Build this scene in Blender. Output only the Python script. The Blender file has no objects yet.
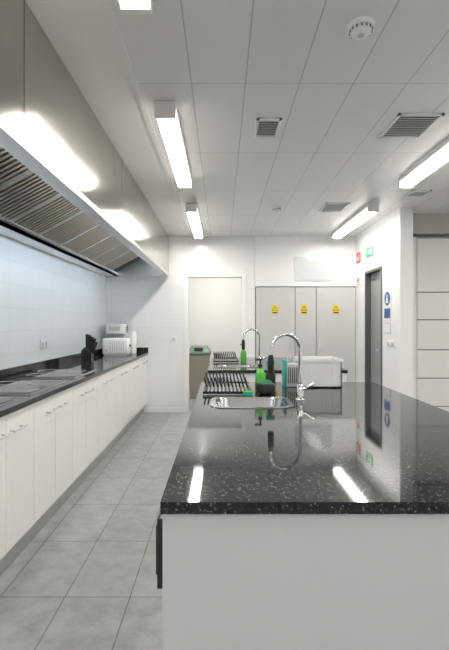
import bpy, bmesh, math, random
from mathutils import Vector, Matrix
random.seed(4)
S=bpy.context.scene
F=430.0; CZ=1.37
# ------------------------------------------------------------------ materials
def newmat(name):
    m=bpy.data.materials.new(name); m.use_nodes=True
    return m,m.node_tree,m.node_tree.nodes['Principled BSDF']
def mat(name,col,rough=0.5,metal=0.0,emit=None,es=0,noise=0.0,nscale=8,bump=0.0,bscale=60,coat=0,stretch=None,trans=0):
    m,nt,b=newmat(name)
    b.inputs['Base Color'].default_value=(*col,1); b.inputs['Roughness'].default_value=rough
    b.inputs['Metallic'].default_value=metal
    if coat: b.inputs['Coat Weight'].default_value=coat; b.inputs['Coat Roughness'].default_value=0.05
    if trans: b.inputs['Transmission Weight'].default_value=trans
    if emit: b.inputs['Emission Color'].default_value=(*emit,1); b.inputs['Emission Strength'].default_value=es
    g=nt.nodes.new('ShaderNodeNewGeometry')
    src=g.outputs['Position']
    if stretch:
        mp=nt.nodes.new('ShaderNodeMapping'); mp.inputs['Scale'].default_value=stretch
        nt.links.new(src,mp.inputs['Vector']); src=mp.outputs['Vector']
    if noise:
        n=nt.nodes.new('ShaderNodeTexNoise'); n.inputs['Scale'].default_value=nscale; n.inputs['Detail'].default_value=5
        nt.links.new(src,n.inputs['Vector'])
        mx=nt.nodes.new('ShaderNodeMix'); mx.data_type='RGBA'
        mx.inputs[6].default_value=(*[c*(1-noise) for c in col],1); mx.inputs[7].default_value=(*[min(1,c*(1+noise)) for c in col],1)
        nt.links.new(n.outputs['Fac'],mx.inputs[0]); nt.links.new(mx.outputs[2],b.inputs['Base Color'])
    if bump:
        n=nt.nodes.new('ShaderNodeTexNoise'); n.inputs['Scale'].default_value=bscale; n.inputs['Detail'].default_value=2
        nt.links.new(src,n.inputs['Vector'])
        bp=nt.nodes.new('ShaderNodeBump'); bp.inputs['Strength'].default_value=bump; bp.inputs['Distance'].default_value=0.02
        nt.links.new(n.outputs['Fac'],bp.inputs['Height']); nt.links.new(bp.outputs['Normal'],b.inputs['Normal'])
    return m
def gridmat(name,col,line,ax,pitch,off,lw,rough=0.3,vary=0.0,noise=0.0,nscale=6,bump=0.3,metal=0.0,stagger=False):
    m,nt,b=newmat(name); L=nt.links
    b.inputs['Roughness'].default_value=rough; b.inputs['Metallic'].default_value=metal
    g=nt.nodes.new('ShaderNodeNewGeometry'); sp=nt.nodes.new('ShaderNodeSeparateXYZ'); L.new(g.outputs['Position'],sp.inputs[0])
    def M(op,a,bv=None,c=None):
        n=nt.nodes.new('ShaderNodeMath'); n.operation=op
        for i,v in enumerate((a,bv)):
            if v is None: continue
            if isinstance(v,(int,float)): n.inputs[i].default_value=v
            else: L.new(v,n.inputs[i])
        return n.outputs[0]
    fl=[];cells=[]
    for i in range(2):
        u=M('DIVIDE',M('SUBTRACT',sp.outputs['XYZ'.index(ax[i])],off[i]-lw/2),pitch[i])
        cells.append(M('FLOOR',u)); fl.append(M('LESS_THAN',M('FRACT',u),lw/pitch[i]))
    ln=M('MAXIMUM',fl[0],fl[1])
    cb=nt.nodes.new('ShaderNodeCombineXYZ'); L.new(cells[0],cb.inputs[0]); L.new(cells[1],cb.inputs[1])
    wn=nt.nodes.new('ShaderNodeTexWhiteNoise'); L.new(cb.outputs[0],wn.inputs['Vector'])
    n=nt.nodes.new('ShaderNodeTexNoise'); n.inputs['Scale'].default_value=nscale; n.inputs['Detail'].default_value=8; n.inputs['Roughness'].default_value=0.65
    L.new(g.outputs['Position'],n.inputs['Vector'])
    fac=M('ADD',M('ADD',1.0,M('MULTIPLY',M('SUBTRACT',wn.outputs['Value'],0.5),vary)),M('MULTIPLY',M('SUBTRACT',n.outputs['Fac'],0.5),noise*2))
    vm=nt.nodes.new('ShaderNodeVectorMath'); vm.operation='SCALE'; vm.inputs[0].default_value=col; L.new(fac,vm.inputs['Scale'])
    mx=nt.nodes.new('ShaderNodeMix'); mx.data_type='RGBA'; L.new(ln,mx.inputs[0]); L.new(vm.outputs[0],mx.inputs[6]); mx.inputs[7].default_value=(*line,1)
    L.new(mx.outputs[2],b.inputs['Base Color'])
    bp=nt.nodes.new('ShaderNodeBump'); bp.invert=True; bp.inputs['Strength'].default_value=bump; bp.inputs['Distance'].default_value=0.003
    L.new(ln,bp.inputs['Height']); L.new(bp.outputs['Normal'],b.inputs['Normal'])
    return m
def granite(name):
    m,nt,b=newmat(name); L=nt.links
    g=nt.nodes.new('ShaderNodeNewGeometry')
    n=nt.nodes.new('ShaderNodeTexNoise'); n.inputs['Scale'].default_value=75; n.inputs['Detail'].default_value=6; n.inputs['Roughness'].default_value=.7
    L.new(g.outputs['Position'],n.inputs['Vector'])
    r=nt.nodes.new('ShaderNodeValToRGB'); e=r.color_ramp.elements
    e[0].position=.46; e[0].color=(.006,.006,.007,1); e[1].position=.74; e[1].color=(.26,.26,.27,1)
    x=e.new(.59); x.color=(.034,.034,.038,1)
    L.new(n.outputs['Fac'],r.inputs['Fac'])
    v=nt.nodes.new('ShaderNodeTexVoronoi'); v.inputs['Scale'].default_value=115; L.new(g.outputs['Position'],v.inputs['Vector'])
    r2=nt.nodes.new('ShaderNodeValToRGB'); e=r2.color_ramp.elements
    e[0].position=.08; e[0].color=(.28,.28,.29,1); e[1].position=.32; e[1].color=(0,0,0,1)
    L.new(v.outputs['Distance'],r2.inputs['Fac'])
    wn=nt.nodes.new('ShaderNodeMath'); wn.operation='GREATER_THAN'; wn.inputs[1].default_value=.70
    sc=nt.nodes.new('ShaderNodeSeparateColor'); L.new(v.outputs['Color'],sc.inputs[0]); L.new(sc.outputs[0],wn.inputs[0])
    mx=nt.nodes.new('ShaderNodeMix'); mx.data_type='RGBA'; mx.blend_type='ADD'
    L.new(wn.outputs[0],mx.inputs[0]); L.new(r.outputs[0],mx.inputs[6]); L.new(r2.outputs[0],mx.inputs[7])
    L.new(mx.outputs[2],b.inputs['Base Color']); b.inputs['Roughness'].default_value=.05
    b.inputs['IOR'].default_value=1.48
    return m
M_wallL=gridmat('tile_wall_left',(.85,.865,.875),(.75,.77,.785),'YZ',(.30,.20),(0,.1),.005,rough=.34)
M_wallB=gridmat('tile_wall_back',(.84,.845,.84),(.76,.765,.76),'XZ',(.30,.20),(.1,.1),.005,rough=.2)
M_paint=mat('white_paint',(.84,.845,.84),.55,noise=.02)
M_ceil=gridmat('ceiling_panels',(.80,.795,.78),(.50,.495,.48),'XY',(.30,.97),(-.47,1.42),.006,rough=.30,vary=.03)
M_ceilp=mat('ceiling_plaster',(.83,.83,.815),.5)
M_floor=gridmat('floor_tiles',(.345,.345,.345),(.15,.15,.15),'XY',(.325,.55),(-.785,2.15),.006,rough=.36,vary=.14,noise=.5,nscale=9)
M_gran=granite('black_granite')
M_cab=mat('gloss_cabinet_white',(.85,.845,.82),.22,coat=.3)
M_isl=mat('island_panel',(.62,.635,.655),.35)
M_gap=mat('shadow_gap',(.10,.10,.10),.7)
M_plinth=mat('plinth_grey',(.45,.45,.44),.35,metal=.4)
M_ss=mat('stainless_hood',(.55,.525,.49),.15,1.0,bump=.45,bscale=1.6,stretch=(1,1.2,1.2),noise=.10,nscale=3)
M_ss2=mat('stainless_trim',(.78,.78,.78),.3,1.0)
M_bafA=mat('baffle_bright',(.72,.64,.54),.32,1.0)
M_bafB=mat('baffle_dark',(.09,.07,.05),.5,.6)
M_chr=mat('chrome',(.75,.75,.75),.10,1.0)
M_steel=mat('sink_steel',(.5,.5,.5),.22,1.0)
M_lock=mat('locker_grey',(.56,.56,.55),.4)
M_tube=mat('lamp_diffuser',(1,1,1),.4,emit=(1,.96,.90),es=44)
M_tubes=mat('lamp_diffuser_side',(1,1,1),.4,emit=(1,.96,.90),es=3.5)
M_cool=mat('hood_lamp_glow',(1,1,1),.4,emit=(.66,.83,1),es=19)
M_white=mat('white_plastic',(.86,.86,.85),.35)
M_grey=mat('grey_plastic',(.55,.55,.55),.4)
M_vent=mat('vent_dark',(.25,.25,.25),.6)
M_blk=mat('black_plastic',(.015,.015,.016),.3)
M_glass=mat('ceramic_glass',(.012,.012,.014),.04)
M_dark=mat('dark_door',(.09,.095,.10),.35)
M_yel=mat('sign_yellow',(.85,.62,.03),.5)
M_grn=mat('sign_green',(.0,.42,.12),.5)
M_red=mat('sign_red',(.65,.06,.03),.5)
M_blu=mat('sign_blue',(.03,.12,.33),.5)
M_bin=mat('bin_brown',(.33,.30,.25),.5)
M_binl=mat('bin_lid',(.16,.26,.19),.4)
M_soap=mat('soap_green',(.10,.48,.06),.2)
M_teal=mat('teal_plastic',(.0,.36,.30),.3)
M_cream=mat('cream_wall',(.86,.86,.84),.6)
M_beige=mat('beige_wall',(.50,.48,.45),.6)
M_board=mat('panel_glass',(.58,.61,.62),.15)
# ------------------------------------------------------------------ builder
class B:
    def __init__(s,name): s.n=name; s.bm=bmesh.new(); s.m=[]
    def mi(s,m):
        if m not in s.m: s.m.append(m)
        return s.m.index(m)
    def box(s,x0,x1,y0,y1,z0,z1,m,rot=None,piv=None,r=0):
        t=bmesh.new(); bmesh.ops.create_cube(t,size=1)
        for v in t.verts: v.co=Vector(((x0+x1)/2+v.co.x*(x1-x0),(y0+y1)/2+v.co.y*(y1-y0),(z0+z1)/2+v.co.z*(z1-z0)))
        if r: bmesh.ops.bevel(t,geom=t.edges[:],offset=r,segments=3,profile=.5,affect='EDGES')
        if rot is not None:
            p=Vector(piv) if piv else Vector(((x0+x1)/2,(y0+y1)/2,(z0+z1)/2))
            for v in t.verts: v.co=rot@(v.co-p)+p
        s.add(t,m,smooth=False)
    def add(s,t,m,smooth=True):
        k=s.mi(m); mp={}
        for v in t.verts: mp[v]=s.bm.verts.new(v.co)
        for f in t.faces:
            nf=s.bm.faces.new([mp[v] for v in f.verts]); nf.material_index=k; nf.smooth=smooth
        t.free()
    def loops(s,rings,m,cap0=False,cap1=True):
        t=bmesh.new(); R=[[t.verts.new(Vector(p)) for p in r] for r in rings]; n=len(R[0])
        for a,b in zip(R,R[1:]):
            for i in range(n): t.faces.new((a[i],a[(i+1)%n],b[(i+1)%n],b[i]))
        if cap0: t.faces.new(R[0])
        if cap1: t.faces.new(R[-1])
        s.add(t,m)
    def lathe(s,c,prof,m,seg=28,axis='Z'):
        t=bmesh.new(); rings=[]
        for (r,h) in prof:
            ring=[]
            for i in range(seg):
                a=2*math.pi*i/seg
                p=Vector((r*math.cos(a),r*math.sin(a),h))
                if axis=='Y': p=Vector((p.x,p.z,p.y))
                if axis=='X': p=Vector((p.z,p.x,p.y))
                ring.append(t.verts.new(Vector(c)+p))
            rings.append(ring)
        for a,b in zip(rings,rings[1:]):
            for i in range(seg): t.faces.new((a[i],a[(i+1)%seg],b[(i+1)%seg],b[i]))
        t.faces.new(rings[0]); t.faces.new(rings[-1])
        bmesh.ops.recalc_face_normals(t,faces=t.faces[:])
        s.add(t,m,smooth=True)
    def tube(s,pts,r,m,seg=12):
        pts=[Vector(p) for p in pts]; t=bmesh.new(); rings=[]
        rr=r if isinstance(r,(list,tuple)) else [r]*len(pts)
        up=None
        for i,p in enumerate(pts):
            d=(pts[min(i+1,len(pts)-1)]-pts[max(i-1,0)]).normalized()
            if up is None:
                up=Vector((0,0,1)) if abs(d.z)<.9 else Vector((0,1,0))
            u=d.cross(up).normalized(); w=u.cross(d).normalized(); up=w
            rings.append([t.verts.new(p+rr[i]*(math.cos(2*math.pi*k/seg)*u+math.sin(2*math.pi*k/seg)*w)) for k in range(seg)])
        for a,b in zip(rings,rings[1:]):
            for i in range(seg): t.faces.new((a[i],a[(i+1)%seg],b[(i+1)%seg],b[i]))
        t.faces.new(rings[0]); t.faces.new(rings[-1])
        bmesh.ops.recalc_face_normals(t,faces=t.faces[:])
        s.add(t,m)
    def poly(s,pts,d,m):
        t=bmesh.new(); d=Vector(d); a=[t.verts.new(Vector(p)) for p in pts]; b=[t.verts.new(Vector(p)+d) for p in pts]
        t.faces.new(a); t.faces.new(b[::-1]); n=len(a)
        for i in range(n): t.faces.new((a[i],b[i],b[(i+1)%n],a[(i+1)%n]))
        bmesh.ops.recalc_face_normals(t,faces=t.faces[:]); s.add(t,m,smooth=False)
    def done(s,bev=0):
        me=bpy.data.meshes.new(s.n); s.bm.to_mesh(me); s.bm.free()
        for m in s.m: me.materials.append(m)
        o=bpy.data.objects.new(s.n,me); S.collection.objects.link(o)
        try: me.set_sharp_from_angle(angle=math.radians(40))
        except Exception: pass
        if bev:
            md=o.modifiers.new('bevel','BEVEL'); md.width=bev; md.segments=2; md.limit_method='ANGLE'; md.angle_limit=math.radians(50)
        return o
H=2.70; XL=-1.78; YB=6.6; Y0=-2.6; XR=4.2
# ------------------------------------------------------------------ shell
b=B('floor'); b.box(XL-.15,XR+.15,Y0-.15,9.4,-.1,0,M_floor); b.done()
b=B('ceiling'); b.box(XL-.15,-.47,Y0-.15,YB+.15,H,H+.1,M_ceilp); b.box(-.47,XR+.15,Y0-.15,YB+.15,H,H+.1,M_ceil)
b.done()
b=B('trim_1'); b.box(-.50,-.465,Y0,YB,H-.012,H,M_ceilp); b.done()
b=B('wall_left'); b.box(XL-.15,XL,Y0-.15,YB+.15,0,H,M_wallL); b.done()
b=B('wall_back')
b.box(XL,-.52,YB,YB+.15,0,H,M_wallB); b.box(-.52,.31,YB,YB+.15,2.09,H,M_wallB); b.box(.31,.51,YB,YB+.15,0,H,M_wallB)
b.box(.51,XR,YB-.02,YB+.15,1.93,H,M_paint); b.box(.51,2.05,YB+.10,YB+.15,0,1.93,M_paint); b.box(2.05,XR,YB-.02,YB+.15,0,1.93,M_paint)
b.done()
b=B('wall_rear'); b.box(XL,XR,Y0-.15,Y0,0,H,M_paint); b.done()
b=B('wall_outer'); b.box(XR,XR+.15,Y0-.15,YB+.15,0,H,M_paint); b.done()
b=B('wall_right')
X1=2.05; X2=2.20; dy0,dy1=5.50,6.15
b.box(X1,X2,4.95,dy0,0,H,M_paint); b.box(X1,X2,dy1,YB-.02,0,H,M_paint); b.box(X1,X2,dy0,dy1,2.1,H,M_paint); b.done()
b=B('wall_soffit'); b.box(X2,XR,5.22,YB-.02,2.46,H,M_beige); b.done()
# back room
b=B('wall_pantry'); b.box(-1.6,1.4,8.9,9.0,0,H,M_cream); b.box(-1.7,-1.6,YB+.15,9,0,H,M_cream); b.box(1.4,1.5,YB+.15,9,0,H,M_cream); b.box(-1.7,1.5,YB+.15,9,H-.1,H,M_cream); b.done()
b=B('pantry_fill_light'); b.lathe((-.1,7.7,H-.1),[(.17,-.0),(.17,-.05),(.13,-.075),(.02,-.08)],mat('fill_light_glow',(1,1,1),.4,emit=(1,.97,.92),es=68)); b.done()  # unseen emitter, added to brighten the room beyond the doorway
b=B('baseboard_pantry'); b.box(-1.6,1.4,8.885,8.9,0,.10,M_grey); b.done()
b=B('baseboard_back'); b.box(-1.13,-.58,YB-.012,YB,0,.07,M_white); b.done()
# door frame of doorway
b=B('door_1'); 
for x0,x1 in((-.575,-.515),(.305,.365)): b.box(x0,x1,YB-.02,YB+.17,0,2.075,M_white)
b.box(-.575,.365,YB-.02,YB+.17,2.075,2.135,M_white); b.done()
# lockers
b=B('locker')
zt=1.92; b.box(.515,2.045,YB+.0,YB+.09,.0,zt,M_gap)
for x0,x1,h in((.52,1.115,1),(1.125,1.435,0),(1.445,2.04,0)):
    b.box(x0,x1,YB-.025,YB+.0,.08,zt-.005,M_lock)
    hx=x1-.05 if h else x0+.04
    b.box(hx-.008,hx+.008,YB-.05,YB-.025,1.0,1.14,M_ss2)
b.box(.51,2.045,YB-.02,YB+.0,0,.075,M_plinth); b.done()
# yellow warning signs
def warn(x,z,y):
    b=B('electrical_hazard_sign'); w=.055
    b.box(x-.05,x+.05,y-.004,y,z-.075,z+.06,M_yel)
    def tri(k,dy,m): b.poly([(x-w*k,y-dy,z-.03*k),(x+w*k,y-dy,z-.03*k),(x,y-dy,z+.058*k)],(0,-.002,0),m)
    tri(.88,.004,M_blk); tri(.66,.006,M_yel)
    b.poly([(x+.006,y-.008,z+.018),(x-.012,y-.008,z-.003),(x+.0,y-.008,z-.003),(x-.005,y-.008,z-.017),(x+.012,y-.008,z+.003),(x+.001,y-.008,z+.003)],(0,-.002,0),M_blk)
    b.box(x-.038,x+.038,y-.006,y-.004,z-.064,z-.046,M_blk); b.done()
for px in (275,304,336): warn((px-222)/65.4,1.37+14/65.4,YB-.025)
# pass-through glazed panel above lockers
b=B('wall_panel'); b.box(1.12,1.68,YB-.035,YB-.02,2.02,2.38,M_board); b.box(1.11,1.69,YB-.03,YB-.02,2.01,2.39,M_white); b.done()
# right wall door
b=B('door_2')
for a,c in((dy0,dy0+.03),(dy1-.03,dy1)): b.box(X1-.010,X2+.01,a,c,0,2.07,M_dark)
b.box(X1-.010,X2+.01,dy0,dy1,2.07,2.1,M_dark)
b.box(X1+.07,X1+.11,dy0+.03,dy1-.03,.01,2.07,mat('door_leaf_grey',(.30,.31,.315),.3))
b.box(X1+.0,X1+.07,dy0+.10,dy0+.12,1.0,1.02,M_ss2); b.box(X1-.005,X1+.012,dy0+.10,dy0+.22,1.0,1.02,M_ss2)
b.done()
# signs on right wall (plane X=2.05 facing -X)
b=B('emergency_exit_sign'); x=X1
b.box(x-.012,x,5.84,6.08,2.29,2.42,M_grn)
b.box(x-.015,x-.012,5.86,5.91,2.31,2.40,M_white)
b.lathe((x-.012,5.985,2.39),[(.010,0),(.010,-.003)],M_white,axis='X',seg=12)
for p,q in(((5.98,2.378),(5.965,2.345)),((5.965,2.345),(5.99,2.325)),((5.965,2.345),(5.94,2.32)),((5.975,2.37),(5.94,2.36)),((5.975,2.37),(6.01,2.355))):
    b.tube([(x-.014,p[0],p[1]),(x-.014,q[0],q[1])],.006,M_white,6)
b.done()
b=B('fire_equipment_sign'); b.box(x-.01,x,6.36,6.52,2.27,2.42,M_red); b.box(x-.012,x-.01,6.39,6.42,2.30,2.39,M_white); b.box(x-.012,x-.01,6.45,6.49,2.30,2.36,M_white); b.done()
b=B('fire_equipment_sign'); b.box(x-.01,x,6.36,6.50,1.95,2.07,M_white); b.lathe((x-.01,6.43,2.01),[(.035,0),(.035,-.004)],M_red,axis='X'); b.done()
b=B('mandatory_handwash_sign'); b.box(x-.008,x,5.19,5.43,1.40,1.78,M_white)
b.lathe((x-.008,5.31,1.67),[(.085,0),(.085,-.004)],M_blu,axis='X',seg=32)
b.box(x-.012,x-.008,5.22,5.40,1.43,1.55,M_blu)
b.lathe((x-.012,5.31,1.705),[(.018,0),(.018,-.003)],M_white,axis='X',seg=14)
b.poly([(x-.012,5.275,1.615),(x-.012,5.345,1.615),(x-.012,5.33,1.685),(x-.012,5.29,1.685)],(-.003,0,0),M_white); b.done()
b=B('notice_sheet'); b.box(x-.004,x,5.22,5.40,1.24,1.37,M_grey); b.box(x-.006,x-.004,5.23,5.39,1.25,1.36,M_white); b.done()
b=B('light_switch'); b.box(x-.012,x,5.10,5.18,1.08,1.16,M_white,r=.003); b.box(x-.018,x-.012,5.115,5.165,1.095,1.145,M_grey,r=.002); b.done()
b=B('light_switch'); b.box(x-.012,x,5.24,5.32,1.08,1.16,M_white,r=.003); b.box(x-.018,x-.012,5.255,5.305,1.095,1.145,M_grey,r=.002); b.done()
# wall sensor above doorway
b=B('power_outlet'); b.box(-.78,-.70,YB-.012,YB,1.08,1.16,M_white,r=.003); b.lathe((-.74,YB-.012,1.12),[(.024,0),(.024,-.002)],M_grey,axis='Y',seg=16); b.done()
for yy in (3.05,4.2):
    b=B('power_outlet'); b.box(XL,XL+.012,yy,yy+.16,1.12,1.20,M_white,r=.003)
    for k in(.04,.12): b.lathe((XL+.012,yy+k,1.16),[(.024,0),(.024,.002)],M_grey,axis='X',seg=16)
    b.done()
# tall cabinet right
b=B('tall_cabinet'); b.box(2.26,3.9,5.33,5.95,0,2.44,M_cab)
zs=[.02,.34,.69,1.04,1.41,1.75,2.42]
b.box(2.27,3.89,5.327,5.332,.02,2.43,M_gap)
b.box(2.27,2.40,5.30,5.327,.02,2.43,M_cab)
for xa,xb in((2.408,3.14),(3.148,3.88)):
    for z0,z1 in zip(zs,zs[1:]):
        b.box(xa,xb,5.30,5.327,z0+.006,z1-.006,M_cab); b.box(xb-.22,xb-.05,5.27,5.282,z1-.06,z1-.05,M_ss2)
        b.box(xb-.22,xb-.21,5.28,5.30,z1-.06,z1-.05,M_ss2); b.box(xb-.06,xb-.05,5.28,5.30,z1-.06,z1-.05,M_ss2)
b.done()
# ------------------------------------------------------------------ ceiling fixtures
def tubelight(x,y0,y1):
    b=B('fluorescent_ceiling_light')
    b.box(x-.065,x+.065,y0,y1,H-.045,H,M_white)
    b.box(x-.062,x+.062,y0-.02,y0+.015,H-.10,H-.004,M_white,r=.006); b.box(x-.062,x+.062,y1-.015,y1+.02,H-.10,H-.004,M_white,r=.006)
    b.box(x-.060,x+.060,y0+.015,y1-.015,H-.080,H-.045,M_tubes)
    b.box(x-.055,x+.055,y0+.016,y1-.016,H-.084,H-.080,M_tube)
    b.done()
for x in(-.34,1.68):
    for y0,y1 in((2.58,3.93),(4.78,6.28),(.35,1.7),(-1.9,-.55)): tubelight(x,y0,y1)
tubelight(3.3,1.6,3.0)
def vent(x0,x1,y0,y1):
    b=B('ceiling_vent'); f=.018
    b.box(x0,x1,y0,y0+f,H-.012,H,M_white); b.box(x0,x1,y1-f,y1,H-.012,H,M_white); b.box(x0,x0+f,y0,y1,H-.012,H,M_white); b.box(x1-f,x1,y0,y1,H-.012,H,M_white)
    b.box(x0+f,x1-f,y0+f,y1-f,H-.003,H-.001,M_vent); n=max(5,int((y1-y0)/.028))
    for i in range(n):
        y=y0+f+(i+.5)*(y1-y0-2*f)/n
        b.box(x0+f,x1-f,y-.008,y+.008,H-.010,H-.007,M_white,rot=Matrix.Rotation(.5,3,'X'))
    b.done()
vent(.225,.39,2.79,3.06); vent(1.12,1.41,2.72,3.07); vent(1.15,1.42,4.75,5.1); vent(1.90,2.1,4.3,4.5)
def smoke(x,y,r):
    b=B('smoke_detector'); b.lathe((x,y,H),[(r,0),(r,-.012),(r*.93,-.018),(r*.80,-.020),(r*.78,-.034),(r*.6,-.044),(r*.2,-.048)],M_white,36)
    for k in range(14):
        a=2*math.pi*k/14; b.box(x+r*.8*math.cos(a)-.004,x+r*.8*math.cos(a)+.004,y+r*.8*math.sin(a)-.004,y+r*.8*math.sin(a)+.004,H-.032,H-.021,M_vent)
    b.lathe((x,y,H-.046),[(r*.28,0),(r*.25,-.004)],M_grey); b.done()
smoke(.62,1.92,.058); smoke(.63,4.95,.055)
# ------------------------------------------------------------------ hood
b=B('extractor_hood'); xf=-.81; zb=2.08; hy0=-.3; hy1=6.55
seams=[hy0]+[.06,1.76,3.46,5.10]+[hy1]
for a,c in zip(seams,seams[1:]):
    b.box(xf-.02,xf,a+.003,c-.003,zb+.035,H-.002,M_ss)
b.box(xf-.018,xf-.006,hy0,hy1,zb+.03,H-.003,M_gap)
b.box(xf-.05,xf+.008,hy0,hy1,zb,zb+.036,M_ss2)            # lower lip
b.box(xf-.08,xf-.05,hy0,hy1,zb,zb+.008,M_ss2)
b.box(XL+.002,-1.60,hy0,hy1,zb,zb+.03,M_ss2)               # rear gutter
b.box(-1.615,-1.60,hy0,hy1,zb,zb+.07,M_ss2)
b.box(XL+.002,xf-.021,hy0,hy0+.02,zb,H-.002,M_ss)
b.box(XL+.002,xf-.021,hy1-.02,hy1,zb,H-.002,M_ss2)
b.box(XL+.002,xf-.03,hy0,hy1,H-.02,H-.002,M_bafB)
# sloped filters
A=Vector((-1.605,0,2.12)); C=Vector((-.86,0,2.52)); d=(C-A); ln=d.length; th=math.atan2(d.z,d.x); R=Matrix.Rotation(-th,3,'Y')
def slab(u0,u1,y0,y1,n0,n1,m):
    pts=[]
    dn=Vector((d.z,0,-d.x)).normalized(); du=d.normalized()
    P=[A+du*u+dn*n+Vector((0,y0,0)) for u,n in((u0,n0),(u1,n0),(u1,n1),(u0,n1))]
    b.poly(P,(0,y1-y0,0),m)
slab(0,ln,hy0+.02,hy1-.02,-.03,-.02,M_bafB)
y=hy0+.03
W=.49
while y+W<hy1:
    slab(0,.03,y,y+W,-.02,.012,M_ss2); slab(ln-.03,ln,y,y+W,-.02,.012,M_ss2); slab(0,ln,y,y+.02,-.02,.012,M_ss2); slab(0,ln,y+W-.02,y+W,-.02,.012,M_ss2)
    n=9
    for i in range(n):
        yy=y+.02+(i+.5)*(W-.04)/n; slab(.03,ln-.03,yy-.013,yy+.013,-.012,.004,M_bafA)
    y+=W+.005
b.done()
for yy in(.3,1.5,2.7,3.9,5.1):
    b=B('hood_lamp'); b.box(xf-.075,xf-.022,yy,yy+.8,zb+.05,zb+.12,M_white); b.box(xf-.082,xf-.075,yy+.02,yy+.78,zb+.055,zb+.115,M_cool); b.box(xf-.07,xf-.03,yy+.02,yy+.78,zb+.044,zb+.05,M_cool); b.done()
# ------------------------------------------------------------------ left counter
b=B('kitchen_counter'); cf=-1.15; cy0=-.5; cy1=YB-.001; zt=.92
b.box(XL+.001,cf+.02,cy0,cy1,zt-.03,zt-.0005,M_gran)
b.box(XL+.001,cf-.022,cy0,cy1,.13,zt-.03,M_gap); b.box(XL+.001,cf-.05,cy0,cy1,0,.13,M_plinth)
b.box(cf-.022,cf-.0,cy1-.03,cy1,.13,zt-.032,M_cab)
p0=2.29-.68*4
while p0<cy1-.1:
    for a,c,side in((p0-.34,p0,1),(p0,p0+.34,-1)):
        a2=max(a,cy0); c2=min(c,cy1-.03)
        if c2-a2<.1: continue
        b.box(cf-.02,cf,a2+.002,c2-.002,.14,zt-.042,M_cab)
        hy=(c-.10) if side==1 else (a+.10); z=.785
        if hy-.07<cy0 or hy+.07>cy1-.03: continue
        b.tube([(cf+.032,hy-.075,z),(cf+.032,hy+.075,z)],.006,M_grey,8)
        for q in(-.055,.055): b.tube([(cf,hy+q,z),(cf+.032,hy+q,z)],.005,M_grey,8)
    p0+=.68
b.done()
b=B('trim_2'); b.box(XL+.001,XL+.02,cy0,cy1,zt,zt+.075,M_gran); b.done()
b=B('trim_3'); b.box(XL+.02,cf+.02,cy1-.02,cy1,zt,zt+.075,M_gran); b.done()
def hob(y0,y1):
    b=B('induction_hob'); b.box(-1.71,-1.20,y0,y1,zt,zt+.008,M_ss2); b.box(-1.705,-1.205,y0+.005,y1-.005,zt+.008,zt+.011,M_glass)
    for cx,cy,r in((-1.58,y0+.16,.08),(-1.58,y1-.16,.10),(-1.33,y0+.16,.10),(-1.33,y1-.16,.08)):
        t=[(cx+r*math.cos(a*math.pi/18),cy+r*math.sin(a*math.pi/18),zt+.0115) for a in range(37)]
        b.tube(t,.0018,M_grey,4)
    b.done()
hob(1.9,2.5); hob(2.7,3.3); hob(3.5,4.1)
# knife block
b=B('knife_block'); kx,ky=-1.56,4.98
b.poly([(kx-.055,ky-.05,zt),(kx+.06,ky-.05,zt),(kx+.06,ky-.05,zt+.10),(kx-.02,ky-.05,zt+.17),(kx-.055,ky-.05,zt+.13)],(0,.10,0),M_blk)
for i,(dx,dz) in enumerate([(.0,.30),(.03,.29),(.06,.27),(.09,.25),(.105,.21)]):
    for yy in(-.03,.02):
        st=Vector((kx+.0+.015*i,ky+yy,zt+.14-.012*i)); en=Vector((kx+dx,ky+yy,zt+dz+.02)); b.tube([st,st.lerp(en,.3),en],[.006,.010,.012],M_blk,8)
b.done()
# toaster + coffee maker
b=B('toaster'); tx0,tx1=-1.66,-1.30; ty=5.95; 
b.box(tx0,tx1,ty,ty+.19,zt+.012,zt+.24,M_white,r=.025)
for q in(.05,.115): b.box(tx0+.03,tx1-.03,ty+q,ty+q+.028,zt+.236,zt+.2415,M_blk)
b.box(tx0+.02,tx1-.02,ty+.01,ty+.18,zt,zt+.015,M_grey); b.box(tx1,tx1+.02,ty+.08,ty+.11,zt+.12,zt+.145,M_blk,r=.003)
b.lathe((tx0+.06,ty,zt+.07),[(.018,0),(.016,-.012)],M_grey,axis='Y',seg=16)
for i in range(7): b.box(tx0+.11+.03*i,tx0+.12+.03*i,ty-.002,ty+.001,zt+.06,zt+.19,M_grey)
b.done()
b=B('coffee_maker'); cx0,cx1=-1.68,-1.42; ty=6.20
b.box(cx0,cx1,ty+.17,ty+.28,zt,zt+.42,M_white,r=.012); b.box(cx0,cx1,ty,ty+.28,zt,zt+.04,M_white,r=.01); b.box(cx0,cx1,ty,ty+.28,zt+.29,zt+.44,M_white,r=.015)
b.lathe(((cx0+cx1)/2,ty+.09,zt+.045),[(.055,0),(.075,.04),(.075,.10),(.05,.16),(.055,.18)],M_glass); b.box(cx0+.05,cx1-.05,ty-.003,ty+.002,zt+.34,zt+.40,M_grey); b.done()
b=B('food_jar'); b.lathe((-1.32,6.36,zt),[(.05,0),(.055,.01),(.055,.25),(.045,.27),(.05,.275),(.05,.32),(.02,.325)],M_white); b.done()
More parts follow.
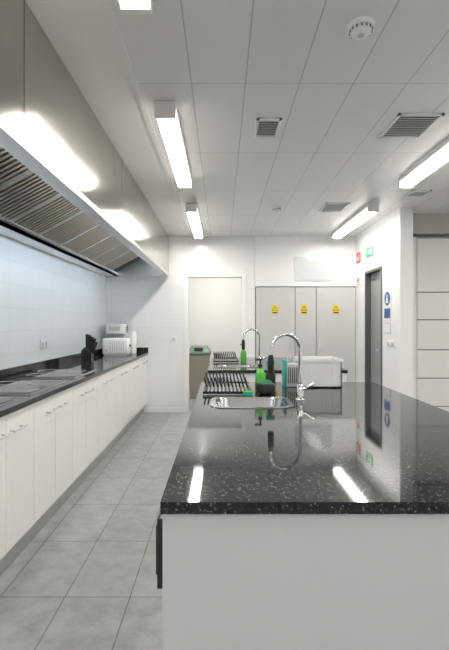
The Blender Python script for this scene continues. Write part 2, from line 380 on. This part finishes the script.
# ------------------------------------------------------------------ islands
def rr(x0,x1,y0,y1,r,z,n=7):
    P=[]
    for cx,cy,a0 in((x1-r,y1-r,0),(x0+r,y1-r,90),(x0+r,y0+r,180),(x1-r,y0+r,270)):
        for i in range(n+1):
            a=math.radians(a0+90*i/n); P.append((cx+r*math.cos(a),cy+r*math.sin(a),z))
    return P
def island(y0,y1,x0,x1,sx0,sx1,sy0,sy1,bracket):
    b=B('kitchen_island')
    for (a,c,e,f) in((x0,sx0,y0,y1),(sx1,x1,y0,y1),(sx0,sx1,y0,sy0),(sx0,sx1,sy1,y1)):
        b.box(a,c,e,f,zt-.03,zt,M_gran)
    px0,px1,py0,py1=x0+.004,x1-.02,y0+.012,y1-.02; zz=zt-.031
    b.box(px0,px1,py0,py0+.02,0,zz,M_isl); b.box(px0,px1,py1-.02,py1,0,zz,M_isl)
    b.box(px0+.02,px0+.04,py0+.02,py1-.02,.1,zz,M_cab); b.box(px1-.02,px1,py0+.02,py1-.02,.1,zz,M_cab)
    b.box(px0+.04,px1-.04,py0+.02,py1-.02,0,.12,M_plinth)
    n=3; w=(py1-py0-.04)/n
    for i in range(n):
        b.box(px0+.0,px0+.02,py0+.022+i*w,py0+.018+(i+1)*w,.13,zz-.02,M_cab); b.box(px1-.0,px1+.015,py0+.022+i*w,py0+.018+(i+1)*w,.13,zz-.02,M_cab)
    b.done()
    b=B('sink'); t=.012; dz=.19; e=.012
    b.loops([rr(sx0-e,sx1+e,sy0-e,sy1+e,.085,zt+.0005),rr(sx0-e,sx1+e,sy0-e,sy1+e,.085,zt+.004),rr(sx0+.016,sx1-.016,sy0+.016,sy1-.016,.075,zt+.004),
             rr(sx0+.022,sx1-.022,sy0+.022,sy1-.022,.07,zt-.004),rr(sx0+.03,sx1-.03,sy0+.03,sy1-.03,.07,zt-dz+.03),rr(sx0+.05,sx1-.05,sy0+.05,sy1-.05,.06,zt-dz)],M_steel)
    b.lathe(((sx0+sx1)/2,(sy0+sy1)/2,zt-dz+.001),[(.045,0),(.04,.004),(.01,.002)],M_chr); b.done()
island(1.08,3.28,-.155,1.15,-.05,.38,2.27,2.61,True)
island(4.10,5.65,-.135,1.20,-.03,.36,4.33,4.62,False)
b=B('black_handle_rail'); b.box(-.171,-.1515,1.13,1.19,.67,.856,M_blk,r=.003); b.box(-.176,-.170,1.145,1.185,.70,.83,M_blk); b.done()
def faucet(x,y,h,w,ang=0):
    b=B('kitchen_faucet')
    b.lathe((x,y,zt),[(.028,0),(.028,.006),(.022,.012),(.020,.09),(.016,.095)],M_chr)
    ca,sa=math.cos(ang),math.sin(ang)
    r=w/2; pts=[(x,y,zt+.08),(x,y,zt+h-r-.08),(x,y,zt+h-r)]
    for i in range(1,13):
        a=math.pi*i/12; k=-(r-r*math.cos(a)); pts.append((x+k*ca,y+k*sa,zt+h-r+r*math.sin(a)))
    ex,ey=x-w*ca,y-w*sa
    pts.append((ex,ey,zt+h-r-.03)); b.tube(pts,.0105,M_chr,14)
    b.tube([(ex,ey,zt+h-r-.02),(ex,ey,zt+h-r-.04),(ex,ey,zt+h-r-.11),(ex,ey,zt+h-r-.125)],[.012,.017,.019,.015],M_blk,14)
    b.tube([(x,y,zt+.065),(x+.03,y-.01,zt+.07),(x+.075,y-.02,zt+.10)],[.011,.008,.006],M_chr,10)
    b.done()
faucet(.455,2.50,.385,.19,.35); faucet(.40,4.55,.385,.18,.2)
def rack(x0,x1,y0,y1,h):
    b=B('dish_drying_rack')
    b.box(x0,x1,y0,y1,zt,zt+.010,M_grey,r=.004)
    for a in(x0,x1-.012): b.box(a,a+.012,y0,y1,zt+.008,zt+.022,M_blk)
    for a in(y0,y1-.012): b.box(x0,x1,a,a+.012,zt+.008,zt+.022,M_blk)
    n=12
    for i in range(n):
        x=x0+.02+(x1-x0-.04)*i/(n-1)
        b.tube([(x,y0+.01,zt+.022),(x,y1-.01,zt+.022)],.006,M_blk,6)
        for yy in(.35,.95):
            y=y0+(y1-y0)*yy; b.tube([(x,y,zt+.02),(x-.018,y,zt+h)],.005,M_blk,6)
    b.done()
rack(-.12,.19,2.68,3.15,.09); rack(-.10,.19,4.85,5.35,.095)
def bottle(x,y,body,cap,h=.19,name='dish_soap_bottle'):
    b=B(name); b.lathe((x,y,zt),[(.028,0),(.033,.008),(.033,h*.55),(.024,h*.70),(.012,h*.76),(.012,h*.80)],body)
    b.lathe((x,y,zt+h*.80),[(.014,0),(.014,.02),(.006,.024),(.006,.05)],cap,16); b.box(x-.035,x+.010,y-.008,y+.008,zt+h*.80+.045,zt+h*.80+.058,cap,r=.003); b.done()
bottle(.25,2.80,M_soap,M_blk,.20); bottle(.24,4.80,M_soap,M_blk,.20)
b=B('spray_bottle'); b.lathe((.325,2.88,zt),[(.03,0),(.034,.01),(.034,.10),(.015,.15),(.013,.17)],M_blk); b.box(.297,.353,2.868,2.892,zt+.17,zt+.20,M_teal,r=.005); b.box(.297,.307,2.873,2.887,zt+.14,zt+.175,M_teal); b.done()
b=B('scrubber_pot'); b.lathe((.275,2.70,zt),[(.035,0),(.055,.015),(.062,.05),(.056,.07),(.048,.066),(.01,.05)],M_blk); b.lathe((.275,2.70,zt+.06),[(.045,0),(.048,.012),(.03,.03),(.01,.035)],mat('scrubber_green',(.03,.16,.09),.8,bump=.6)); b.done()
b=B('sponge'); b.box(.13,.19,2.63,2.668,zt,zt+.022,M_teal,r=.006); b.box(.13,.19,2.63,2.668,zt+.022,zt+.03,M_soap,r=.003); b.done()
# white tub
b=B('plastic_storage_tub'); x0,x1,y0,y1,zt2=.545,.83,2.98,3.22,zt+.20
t=.008
b.box(x0,x1,y0,y1,zt,zt+.01,M_white); b.box(x0,x1,y0,y0+t,zt,zt2,M_white); b.box(x0,x1,y1-t,y1,zt,zt2,M_white); b.box(x0,x0+t,y0,y1,zt,zt2,M_white); b.box(x1-t,x1,y0,y1,zt,zt2,M_white)
b.box(x0-.01,x1+.01,y0-.01,y0+.006,zt2-.02,zt2,M_white); b.box(x0-.01,x1+.01,y1-.006,y1+.01,zt2-.02,zt2,M_white); b.box(x0-.01,x0+.006,y0,y1,zt2-.02,zt2,M_white); b.box(x1-.006,x1+.01,y0,y1,zt2-.02,zt2,M_white)
for i in range(7): b.box(x0+.02+.04*i,x0+.026+.04*i,y0-.004,y0,zt+.02,zt2-.03,M_white)
b.done()
b=B('cutlery_drainer'); b.box(.44,.53,3.0,3.14,zt,zt+.165,M_grey,r=.01); b.box(.437,.452,2.99,3.15,zt+.0,zt+.19,M_teal,r=.004)
for i in range(5):
    b.tube([(.465+.012*i,3.03+.02*(i%3),zt+.14),(.46+.014*i,3.03+.02*(i%3),zt+.215)],.005,M_ss2,6)
    b.box(.463+.013*i,.468+.013*i,2.997,3.0,zt+.03,zt+.14,M_blk)
b.done()
# bin in pantry
b=B('waste_bin'); bx,by=-.42,7.95
def fr(z0,z1,w0,w1,m):
    t=bmesh.new(); v=[]
    for z,w in((z0,w0),(z1,w1)):
        for sx,sy in((-1,-1),(1,-1),(1,1),(-1,1)): v.append(t.verts.new((bx+sx*w,by+sy*w*1.2,z)))
    t.faces.new(v[:4][::-1]); t.faces.new(v[4:])
    for i in range(4): t.faces.new((v[i],v[(i+1)%4],v[4+(i+1)%4],v[4+i]))
    b.add(t,m,False)
fr(.0,.80,.15,.20,M_bin); fr(.80,.84,.22,.22,M_binl); fr(.84,.95,.22,.14,M_binl); b.box(bx-.08,bx+.08,by-.25,by-.17,.86,.93,M_blk); b.done(.01)
# ------------------------------------------------------------------ world / camera
w=bpy.data.worlds.new('world'); S.world=w; w.use_nodes=True; w.node_tree.nodes['Background'].inputs[0].default_value=(.8,.85,.9,1); w.node_tree.nodes['Background'].inputs[1].default_value=.3
cam=bpy.data.cameras.new('camera'); co=bpy.data.objects.new('camera',cam); S.collection.objects.link(co); S.camera=co
co.location=(0,0,CZ); co.rotation_euler=(math.pi/2,0,0); cam.sensor_fit='AUTO'; cam.sensor_width=36
cam.lens=36*F/650; cam.shift_x=2.5/650; cam.shift_y=-2/650; cam.clip_start=.02
S.view_settings.view_transform='Standard'; S.view_settings.exposure=0
